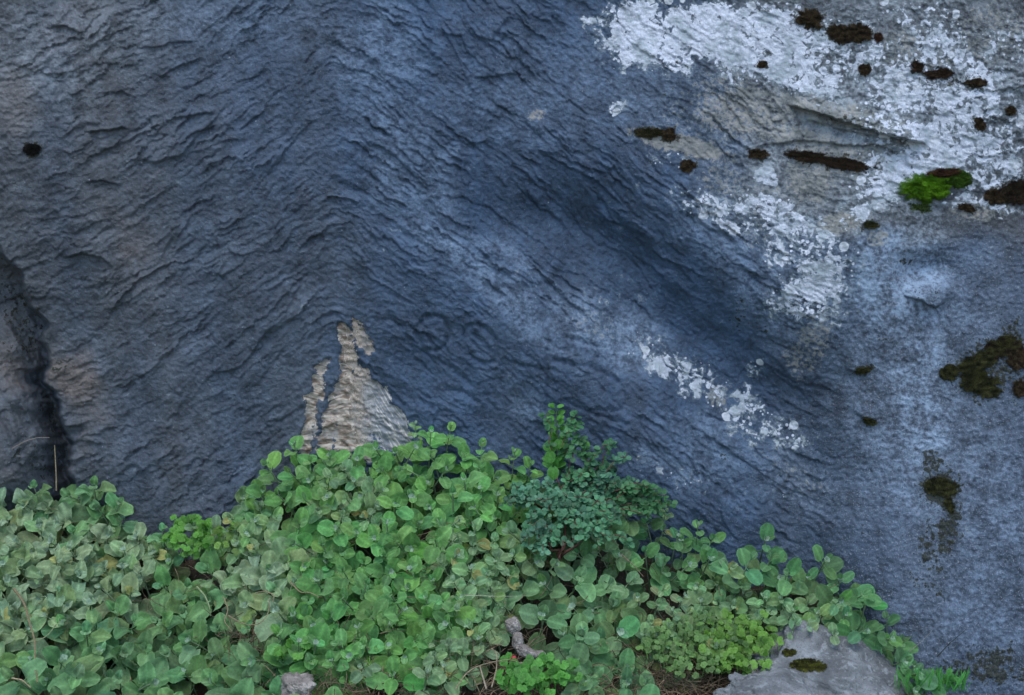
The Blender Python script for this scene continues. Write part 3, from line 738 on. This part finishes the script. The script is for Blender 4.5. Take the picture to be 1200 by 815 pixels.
for px_, py_, rx, ry, n_, s_, c0, lab in [
    (225, 634, 32, 20, 80, .013, (.10, .33, .035), 'vivid green seedlings in the bare notch of the carpet at left'),
    (268, 640, 14, 22, 12, .013, (.13, .30, .04), 'yellow green seedlings at the right rim of the bare notch'),
    (632, 797, 50, 20, 80, .015, (.085, .33, .04), 'vivid green cut leaved seedlings beside the mossy stone fragments'),
    (868, 762, 44, 34, 170, .0125, (.13, .33, .04), 'yellow green cut leaved herb at the left end of the grey boulder'),
    (815, 762, 62, 34, 260, .010, (.12, .27, .06), 'small pale herb sprawling over the straw patch'),
    (345, 770, 22, 8, 12, .014, (.10, .33, .04), 'few vivid green seedlings just above the small pinkish stone'),
    (1090, 802, 30, 8, 30, .012, (.06, .26, .04), 'green seedlings in the bottom right corner at the foot of the rock')]:
    y0 = float(tip_y(px_, max(py_, float(sil(px_))+5)))+.02
    b0 = ray(px_, py_, y0); e = root_at('seedlings', b0, label=lab, category='seedlings', group='vivid green seedlings at the edges of the carpet')
    fo, tu = Foliage(), Tubes()
    for q in range(n_):
        a_, r_ = RNG.random()*6.28, math.sqrt(RNG.random()); x = px_+rx*r_*math.cos(a_); y = py_+ry*r_*math.sin(a_)
        lobed(fo, tu, ray(x, y, float(tip_y(x, max(y, float(sil(x))+5)))+.015-.03*RNG.random()), s_, c0, np.array([0, -.35, .8]))
    child_at(link('foliage', fo.build('foliage', SHINY), SHINY), e); child_at(link('stems', tu.build('stems'), STEM), e)

# ------------------------------------------------------------------ stones
def stone(name, pxc, pyc, y, size, rot, seed, mat, lab, cat='stone', flat=.5, **props):
    import bmesh
    bm = bmesh.new(); bmesh.ops.create_cube(bm, size=1); bmesh.ops.bevel(bm, geom=bm.edges[:], offset=.2, segments=1, affect='EDGES')
    bmesh.ops.subdivide_edges(bm, edges=bm.edges[:], cuts=2, use_grid_fill=True)
    me_ = bpy.data.meshes.new(name); bm.to_mesh(me_); bm.free()
    o = link(name, me_, mat, label=lab, category=cat, **props)
    o.modifiers.new('s', 'SUBSURF').levels = 3; o.modifiers['s'].render_levels = 3; o.modifiers['s'].subdivision_type = 'CATMULL_CLARK'
    dg = bpy.context.evaluated_depsgraph_get(); m2 = bpy.data.meshes.new_from_object(o.evaluated_get(dg)); o.modifiers.clear(); o.data = m2
    n = len(m2.vertices); v = np.empty(n*3, np.float32); m2.vertices.foreach_get('co', v); v = v.reshape(-1, 3).astype(float)
    q = v.copy(); dn = unit(v)
    h = .16*fbm(q[:, 0]*1.6+q[:, 2], q[:, 1]*1.6-q[:, 2]*.7, 2, seed)+.05*fbm(q[:, 0]*6+q[:, 2]*3, q[:, 1]*6+q[:, 2]*4, 3, seed+5)+.018*fbm(q[:, 0]*22+q[:, 2]*9, q[:, 1]*22, 2, seed+8)
    v = v+dn*h[:, None]; v = v*np.array(size)
    m2.vertices.foreach_set('co', v.reshape(-1).astype(np.float32)); m2.update()
    m2.polygons.foreach_set('use_smooth', np.full(len(m2.polygons), True))
    o.rotation_euler = rot; o.location = ray(pxc, pyc, y)
    return o
def stone_mat(name, base, light, mossy=.0, seed=0.0):
    k = N(name); co = k.coord(); a = k.noise(14, 5, .6, co); b = k.noise(90, 4, .6, co); d = k.noise(300, 3, .6, co)
    c = k.mix(k.rng(a, .35, .65), base, light); c = k.mix(k.math('MULTIPLY', k.rng(k.math('ADD', k.math('MULTIPLY', b, .5), k.math('MULTIPLY', k.noise(35, 5, .7, co), .5)), .50, .62), .6), c, tuple(min(1, q*1.5) for q in light))
    c = k.mix(k.math('MULTIPLY', k.rng(d, .45, .35), .5), c, tuple(q*.4 for q in base))
    if mossy:
        c = k.mix(k.rng(k.math('ADD', k.noise(8, 4, .6, co), k.math('MULTIPLY', b, .35)), .80, .74-mossy), k.mix(1, (.05, .05, .02), (.05, .05, .02)), c)
    k.l(c, k.b.inputs['Base Color']); k.b.inputs['Roughness'].default_value = .85
    k.bump(k.math('ADD', b, k.math('MULTIPLY', d, .4)), .004, 1); return k.m
SG = stone_mat('grey_boulder', (.10, .11, .115), (.23, .25, .26))
SW = stone_mat('pale_stone', (.17, .15, .13), (.36, .33, .30), 0)
boul = stone('boulder', 968, 815, float(tip_y(945, 735))-.02, (.29, .24, .175), (R(14), R(13), R(-9)), 5, SG, 'smooth grey boulder at the lower right, half covered by drooping leaves, with a mossy patch', 'boulder')
stone('stone', 900, 822, float(tip_y(905, 790))-.10, (.16, .14, .07), (R(10), R(4), R(20)), 9, SG, 'low grey slab in front of the left end of the mossy boulder', 'stone')
stone('stone', 350, 806, float(tip_y(350, 799))+.005, (.050, .05, .042), (.2, .1, .4), 12, SW, 'small pinkish white stone at the bottom edge below the yellowing plants', 'stone')
frag = [(600, 733, .020, .026, 'pale stone fragment with a dark pit, topmost of the mossy fragments'), (606, 752, .014, .030, 'narrow tilted pale stone sliver, second from the top of the mossy fragments'), (618, 765, .030, .018, 'wide pale stone fragment beside the red berry'), (632, 768, .014, .016, 'tiny pale stone chip right of the wide fragment by the red berry'),
        (650, 790, .020, .030, 'pale upright stone chip behind the vivid cut leaves'), (614, 781, .018, .010, 'flat stone chip just below the red berry')]
for i, (x, y, sx_, sz_, lab) in enumerate(frag):
    stone('stone_fragment', x, y, float(tip_y(x, y))+.022, (sx_*1.25, .02, sz_*.95), (.2, RNG.normal(0, .4), .3), 20+i, SW, lab, 'stone', group='stone fragments in the gap of the carpet')
# mound of dark mossy earth under the fragments
# berry
import bmesh
bm = bmesh.new(); bmesh.ops.create_uvsphere(bm, u_segments=14, v_segments=10, radius=.0052)
bmesh.ops.create_cone(bm, cap_ends=True, segments=6, radius1=.0014, radius2=.0006, depth=.004, matrix=__import__('mathutils').Matrix.Translation((0, 0, .0062)))
me_ = bpy.data.meshes.new('berry'); bm.to_mesh(me_); bm.free()
for pl_ in me_.polygons: pl_.use_smooth = True
k = N('red_berry'); c = k.mix(k.rng(k.noise(400, 3, .6, k.coord()), .4, .6), (.42, .05, .05), (.30, .03, .03)); k.l(c, k.b.inputs['Base Color']); k.b.inputs['Roughness'].default_value = .5
o = link('berry', me_, k.m, label='single red berry lying among the mossy stone fragments', category='berry'); o.location = ray(602, 772, float(tip_y(602, 772))-.002)

# ------------------------------------------------------------------ moss cushions
def moss(pxc, pyc, rx, ry, ang, c0, c1, lab, hgt=.010, surf=None, n=None, seed=0, spike=.0045, down=0):
    c_, s_ = math.cos(R(ang)), math.sin(R(ang))
    def outline(u, v):
        r = np.hypot(u, v); t = np.arctan2(v, u)
        return r/(1+.36*noise(np.cos(t)*1.6+seed, np.sin(t)*1.6, 500+seed)+.26*noise(np.cos(t)*5+seed, np.sin(t)*5, 540+seed))
    def to3(u, v, h):
        X = pxc+(u*rx*c_-v*ry*s_); Y = pyc+(u*rx*s_+v*ry*c_)
        y = surf(X, Y) if surf is not None else -rock_depth(X, Y)
        pt = ray(X, Y, y); pt[..., 1] -= h; return pt
    # dome
    nr, na = 9, 40; rr = np.linspace(0, 1, nr); aa = np.arange(na)/na*2*math.pi
    RR, AA = np.meshgrid(rr, aa, indexing='ij'); uu = RR*np.cos(AA); vv = RR*np.sin(AA)
    sc = outline(uu, vv)/np.maximum(RR, 1e-6); sc[0] = 1
    uu = .74*uu/np.maximum(sc, .3); vv = .74*vv/np.maximum(sc, .3)
    hh = hgt*np.sqrt(np.clip(1-RR**2, 0, 1))*(1+.4*noise(uu*2, vv*2, seed))-.0015
    V_ = to3(uu, vv, hh).reshape(-1, 3)
    i = (np.arange(nr-1)[:, None]*na+np.arange(na)); j = np.arange(nr-1)[:, None]*na+((np.arange(na)+1) % na)
    F1 = np.stack([i, i+na, j+na, j], -1).reshape(-1, 4)
    n = n or int(min(11000, 26*rx*ry+160))
    r_ = np.sqrt(RNG.random(n)); a_ = RNG.random(n)*6.283; u = r_*np.cos(a_)*1.06; v = r_*np.sin(a_)*1.06
    q = outline(u, v); keep = q < .86+.34*RNG.random(n)**2; u, v, q = u[keep], v[keep], q[keep]; m = len(u)
    h = hgt*np.sqrt(np.clip(1-q**2, 0, 1))*(1+.5*noise(u*3, v*3, seed))-.0015
    B = to3(u, v, h); dirs = unit(np.stack([u*.7+RNG.normal(0, .35, m), np.full(m, -1.0), -v*.5+.25+RNG.normal(0, .35, m)], -1))
    A1 = unit(np.cross(dirs, np.array([.1, .3, .9]))); A2 = np.cross(dirs, A1)
    w_ = spike*.26; L_ = spike*(.6+.8*RNG.random(m))[:, None]
    tri = [B+A1*w_, B-A1*w_*.5+A2*w_*.87, B-A1*w_*.5-A2*w_*.87, B+dirs*L_]
    V2 = np.stack(tri, 1).reshape(-1, 3); o_ = len(V_); bi = o_+np.arange(m)*4
    F2 = np.concatenate([np.stack([bi, bi+1, bi+3], -1), np.stack([bi+1, bi+2, bi+3], -1), np.stack([bi+2, bi, bi+3], -1)])
    mixv = np.clip(.5+1.1*noise(u*2.2, v*2.2, 600+seed)+RNG.normal(0, .22, m), 0, 1)[:, None]
    C2 = np.repeat(np.array(c0)*(1-mixv)+np.array(c1)*mixv, 4, axis=0)
    C1 = np.tile(np.array(c0)*.8, (len(V_), 1))
    me_ = raw_mesh('moss_cushion', np.concatenate([V_, V2]), [F1, F2], np.concatenate([C1, C2]), smooth=False)
    ctr = me_.vertices[0].co.copy()
    for_loc = np.array(ctr); vv_ = np.concatenate([V_, V2])-for_loc; me_.vertices.foreach_set('co', vv_.reshape(-1).astype(np.float32)); me_.update()
    o = link('moss_cushion', me_, MOSS, label=lab, category='moss', group='moss cushions growing on stone'); o.location = for_loc
    return o
DB, DG = (.045, .031, .019), (.13, .092, .050); OL, OG = (.034, .038, .015), (.11, .112, .040)
BR, BG = (.085, .20, .008), (.19, .40, .020)
moss(1084, 220, 31, 18, -8, BR, BG, 'bright green moss cushion on the white lichened rock at upper right', .013, n=16000, seed=1, spike=.0022)
moss(1118, 209, 21, 11, 8, (.055, .115, .012), (.11, .22, .025), 'darker green moss running right from the bright green cushion', .009, n=7000, seed=2, spike=.0025)
moss(1105, 203, 18, 5, -5, (.07, .035, .02), (.14, .07, .035), 'thin rust brown moss strip on top of the bright green cushion', .012, seed=3)
moss(1078, 243, 14, 6, 10, (.05, .08, .02), (.10, .16, .03), 'sparse green moss tuft hanging below the bright green cushion', .004, seed=4, n=240)
MS = [(949, 23, 16, 12, 10, DB, DG, 'dark brown moss clump nearest the top edge of the rock'), (984, 40, 15, 11, 25, DB, DG, 'dark brown moss clump, left one of the joined pair near the top edge'),
      (1007, 39, 16, 11, 5, DB, DG, 'dark brown moss clump, right one of the joined pair near the top edge'), (1013, 82, 7, 6, 0, DB, DG, 'small round dark moss below the joined pair of clumps'),
      (1029, 44, 5, 5, 0, (.06, .03, .02), (.12, .06, .035), 'tiny rusty moss dot just right of the joined pair of clumps'), (893, 76, 4, 6, 70, DB, DG, 'tiny dark moss spot on the left white lichen sheet'),
      (762, 156, 19, 6, 2, OL, (.09, .075, .035), 'long olive moss strip on the buff rock left of the big crack'), (784, 158, 8, 8, 0, DB, DG, 'round dark moss knob at the right end of the olive strip'),
      (806, 195, 9, 7, 0, DB, DG, 'dark moss clump alone below the olive strip and knob'), (888, 181, 12, 6, 0, DB, DG, 'flat brown moss left of the long ragged brown strip'),
      (950, 184, 30, 6, 8, DB, (.07, .05, .03), 'long ragged brown moss strip below the big crack'), (990, 193, 26, 7, 10, DB, (.08, .055, .035), 'right continuation of the ragged brown moss strip, above the pale slope'),
      (1075, 79, 8, 6, 40, DB, (.09, .055, .035), 'small brown moss between the lichen sheets right of the joined pair'), (1100, 87, 17, 6, -5, DB, (.10, .06, .04), 'arched brown moss over a pale round lichen'),
      (1143, 98, 13, 5, -4, DB, DG, 'flat dark moss bar near the right edge, beside bluish lichen'), (1148, 146, 6, 8, -30, DB, DG, 'small dark moss notch above the white sheet near the right edge'),
      (1184, 130, 6, 5, 0, DB, DG, 'round dark moss dot closest to the right edge, upper part'), (1190, 226, 22, 14, -12, DB, (.075, .055, .035), 'large dark brown moss patch right of the bright green cushion'),
      (1166, 231, 12, 9, 0, DB, DG, 'dark moss with ringed edge adjoining the large brown patch'), (1133, 244, 10, 4, 12, DB, DG, 'short dark moss bar between the green cushion and the brown patch'),
      (1020, 264, 10, 4, 0, OL, OG, 'small olive moss at the lower rim of the white lichen slope'), (38, 176, 10, 7, 0, (.01, .01, .01), (.028, .025, .022), 'lone black moss dot on the grey rock at far left'),
      (1150, 450, 26, 15, 12, OL, OG, 'large olive black moss patch on the right block'), (1145, 425, 22, 12, -20, OL, OG, 'ragged olive moss joining the top of the large patch on the right block'), (1175, 408, 22, 13, -15, DB, OG, 'dark moss clump above the large patch on the right block'),
      (1193, 420, 13, 13, 0, DB, DG, 'brown moss clump on the right edge beside the large patch'), (1195, 455, 9, 11, 0, DB, DG, 'lower brown moss clump on the right edge below its neighbour'), (1112, 437, 11, 9, 0, OL, OG, 'small olive moss left of the large patch on the right block'),
      (1104, 571, 20, 11, 5, OL, OG, 'olive moss patch in the dark streak low on the right block'), (1112, 592, 10, 6, 80, OL, OG, 'small olive moss below the streak patch low on the right block'),
      (1012, 434, 9, 4, -12, OL, OG, 'short olive moss dash in a notch left of the right block'), (1019, 494, 8, 4, 20, OL, OG, 'olive moss dash in the hooked crack below the other dash')]
# the film of algae and dead moss that surrounds each cushion
ALG_SHADE = np.maximum(ALG_SHADE, blobs(U+5*noise(U/8, V/8, 15), V+4*noise(U/8, V/8, 16), [(q[0], q[1], q[2]*1.25+2, q[3]*1.25+2, q[4], .62) for q in MS]))
add_attr(ROCKME, 'algae_shade', ALG_SHADE)
for i, (x, y, rx, ry, an, a_, b_, lab) in enumerate(MS):
    moss(x, y, rx, ry, an, a_, b_, lab, .002+.0003*min(rx, ry), seed=10+i, spike=.0034)

# ------------------------------------------------------------------ dry stalks, tendrils, litter
def stalk(name, pl, r, c_, lab, cat, y=None, **props):
    P_ = []
    for x, yv, off in pl:
        yd = float(tip_y(x, max(yv, float(sil(x)))))-off if y is None else y-off
        P_.append(ray(x, yv, yd))
    P_ = np.array(P_); t = np.linspace(0, len(P_)-1, 22); Q = np.stack([np.interp(t, np.arange(len(P_)), P_[:, i]) for i in range(3)], -1)
    for _ in range(4): Q[1:-1] = (Q[:-2]+2*Q[1:-1]+Q[2:])/4
    tu = Tubes(); tu.tube(Q, r, r*.55, c_, 6)
    me_ = tu.build(name); b0 = Q[0].copy()
    v = np.concatenate(tu.V)-b0; me_.vertices.foreach_set('co', v.reshape(-1).astype(np.float32)); me_.update()
    o = link(name, me_, DRY, label=lab, category=cat, **props); o.location = b0; return o
TANC = (.26, .20, .12)
stalk('dry_stalk', [(66, 575, .0), (66, 560, .01), (65, 540, .01), (64, 522, .01)], .0016, (.30, .24, .15), 'short straight straw standing up against the left crevice', 'stalk')
stalk('dry_stalk', [(14, 526, .0), (30, 517, .02), (44, 513, .02), (58, 513, .02)], .0011, (.22, .19, .15), 'thin arched dead stalk over the rock at the far left edge', 'stalk')
stalk('tendril', [(16, 690, .03), (30, 708, .04), (34, 730, .04), (42, 752, .04), (40, 775, .03), (44, 800, .03)], .0024, (.20, .16, .09), 'thick tan curled stem running down the far left foliage', 'stalk')
stalk('tendril', [(66, 732, .03), (56, 745, .04), (44, 752, .04), (30, 752, .03)], .0013, (.20, .24, .12), 'green side tendril joining the thick tan stem at far left', 'stalk')
stalk('tendril', [(14, 795, .04), (26, 797, .05), (36, 806, .04)], .0016, (.36, .28, .17), 'short straw lying in the bottom left corner', 'stalk')
stalk('tendril', [(231, 688, .03), (240, 698, .05), (246, 712, .05), (247, 722, .03)], .0018, (.24, .30, .15), 'pale hooked stem among the large leaves left of the bare tendrils', 'stalk')
for j, (pl_, lab) in enumerate([([(268, 722, .03), (285, 732, .05), (303, 733, .05), (315, 720, .04), (316, 700, .03)], 'widest loop of the bare tendril knot in the left foliage'),
    ([(300, 695, .03), (312, 693, .05), (322, 698, .04), (318, 712, .03)], 'small upper loop of the bare tendril knot in the left foliage'),
    ([(340, 682, .03), (352, 695, .05), (362, 694, .05), (374, 700, .04)], 'wavy tan tendril right of the bare tendril knot'),
    ([(262, 700, .03), (268, 715, .04), (262, 728, .04), (272, 740, .03)], 'left vertical strand of the bare tendril knot')]):
    stalk('tendril', pl_, .0013, TANC, lab, 'stalk', group='bare tendrils in the left foliage')
stalk('dry_stalk', [(534, 808, .02), (545, 790, .04), (560, 780, .04), (596, 772, .05), (612, 778, .04)], .0012, (.28, .22, .14), 'bent dead stalk reaching across to the red berry', 'stalk')
stalk('dry_stalk', [(576, 806, .03), (582, 785, .04), (582, 765, .04), (576, 760, .03)], .0014, (.26, .21, .14), 'upright dead stalk left of the mossy stone fragments', 'stalk')
stalk('dry_stalk', [(570, 808, .04), (562, 780, .04)], .0018, (.30, .25, .18), 'leaning pale dead stalk left of the upright one near the stone fragments', 'stalk')
stalk('twig', [(1064, 765, .0), (1080, 752, .0), (1092, 740, .0)], .0007, (.20, .20, .17), 'fine pale twig leaning on the rock right of the last plant', 'stalk')
stalk('twig', [(1098, 770, -.02), (1112, 755, -.02), (1132, 738, -.02)], .0010, (.03, .035, .025), 'fine dark twig leaning on the lower right rock', 'stalk')
stalk('twig', [(545, 698, .06), (580, 699, .07), (606, 699, .06)], .0006, (.45, .42, .33), 'hair thin pale straw lying level across the middle of the leaves', 'stalk')
stalk('dry_stalk', [(728, 650, .05), (742, 662, .06), (754, 676, .05)], .0011, (.20, .14, .10), 'brown bent stalk below the right end of the dark shrub', 'stalk')
# grass blades bottom right
fo = Foliage(); b0 = ray(1098, 812, float(tip_y(1098, 808)))
for q in range(80):
    x = 1098+RNG.normal(0, 20); P_ = ray(x, 812, float(tip_y(x, 812))+RNG.normal(0, .01)); L = unit(np.array([RNG.normal(0, .35), -.15, 1]))
    fo.leaf(P_, L, np.array([0, -1, .2]), RNG.uniform(.02, .055), np.array([.05, .22, .04])*(1+RNG.normal(0, .15)), TINYV, width=.13, curl=.3)
e = root_at('grass_tuft', b0, label='tuft of short bright grass at the foot of the rock in the lower right corner', category='grass tuft')
child_at(link('foliage', fo.build('foliage', SHINY), SHINY), e)
# litter: dead grass, uncountable
tu = Tubes()
for cx, cy, rx, ry, n_ in [(440, 800, 60, 26, 130), (600, 785, 60, 40, 150), (705, 800, 26, 42, 90), (815, 790, 75, 40, 380), (350, 800, 40, 24, 60), (300, 735, 36, 24, 70), (30, 560, 40, 26, 70), (760, 760, 40, 40, 120), (500, 700, 420, 110, 260), (880, 790, 40, 20, 90), (250, 860, 320, 40, 200), (600, 870, 500, 40, 300)]:
    for q in range(n_):
        x = cx+RNG.normal(0, .55)*rx; y = cy+RNG.normal(0, .55)*ry
        if x > 1040 or y < sil(x)+14: continue
        yd = float(tip_y(x, max(y, float(sil(x)))))
        P_ = ray(x, y, yd+.035*RNG.random()); gz = float(ground_z(P_[0], P_[1])); P_[2] = max(P_[2]-.02, gz) if P_[2] > gz else gz+.003
        d_ = unit(np.array([RNG.normal(0, 1), RNG.normal(0, .5), RNG.normal(-.2, .6)])); L_ = RNG.uniform(.02, .07)
        c_ = np.array([.24, .18, .115])*RNG.uniform(.35, 1.25)
        tu.tube(curve(P_-d_*L_/2, P_+d_*L_/2, RNG.normal(0, .006, 3), 5, .001), .0009, .0005, c_, 3)
link('leaf_litter', tu.build('leaf_litter'), DRY, kind='stuff', label='dead brown grass stems and straw lying between the plants', category='litter')
# moss patch on the boulder: laid on its real surface
bpy.context.view_layer.update()
dg = bpy.context.evaluated_depsgraph_get()
from mathutils import Vector
def surf_boulder(X, Y):
    out = np.full(np.shape(X), np.nan); f = out.reshape(-1)
    Xa, Ya = np.asarray(X).reshape(-1), np.asarray(Y).reshape(-1); mi = boul.matrix_world.inverted()
    for i in range(len(Xa)):
        t_ = ray(Xa[i], Ya[i], 0.0); o_ = mi @ Vector(CAM); d_ = (mi.to_3x3() @ (Vector(t_)-Vector(CAM))).normalized()
        ok, loc, nn, ix = boul.ray_cast(o_, d_)
        if ok: f[i] = (boul.matrix_world @ loc)[1]
    m_ = np.isnan(f); f[m_] = np.nanmean(f) if (~m_).any() else -.2
    return f.reshape(np.shape(X))
for x, y, rx, ry, lab in [(947, 780, 20, 7, 'yellow green moss pad on the boulder top'), (925, 765, 8, 4, 'small dark moss pad left on the boulder top')]:
    moss(x, y, rx, ry, 3, (.045, .045, .012), (.13, .14, .02), lab, .003, surf=surf_boulder, seed=90+rx, spike=.0045)
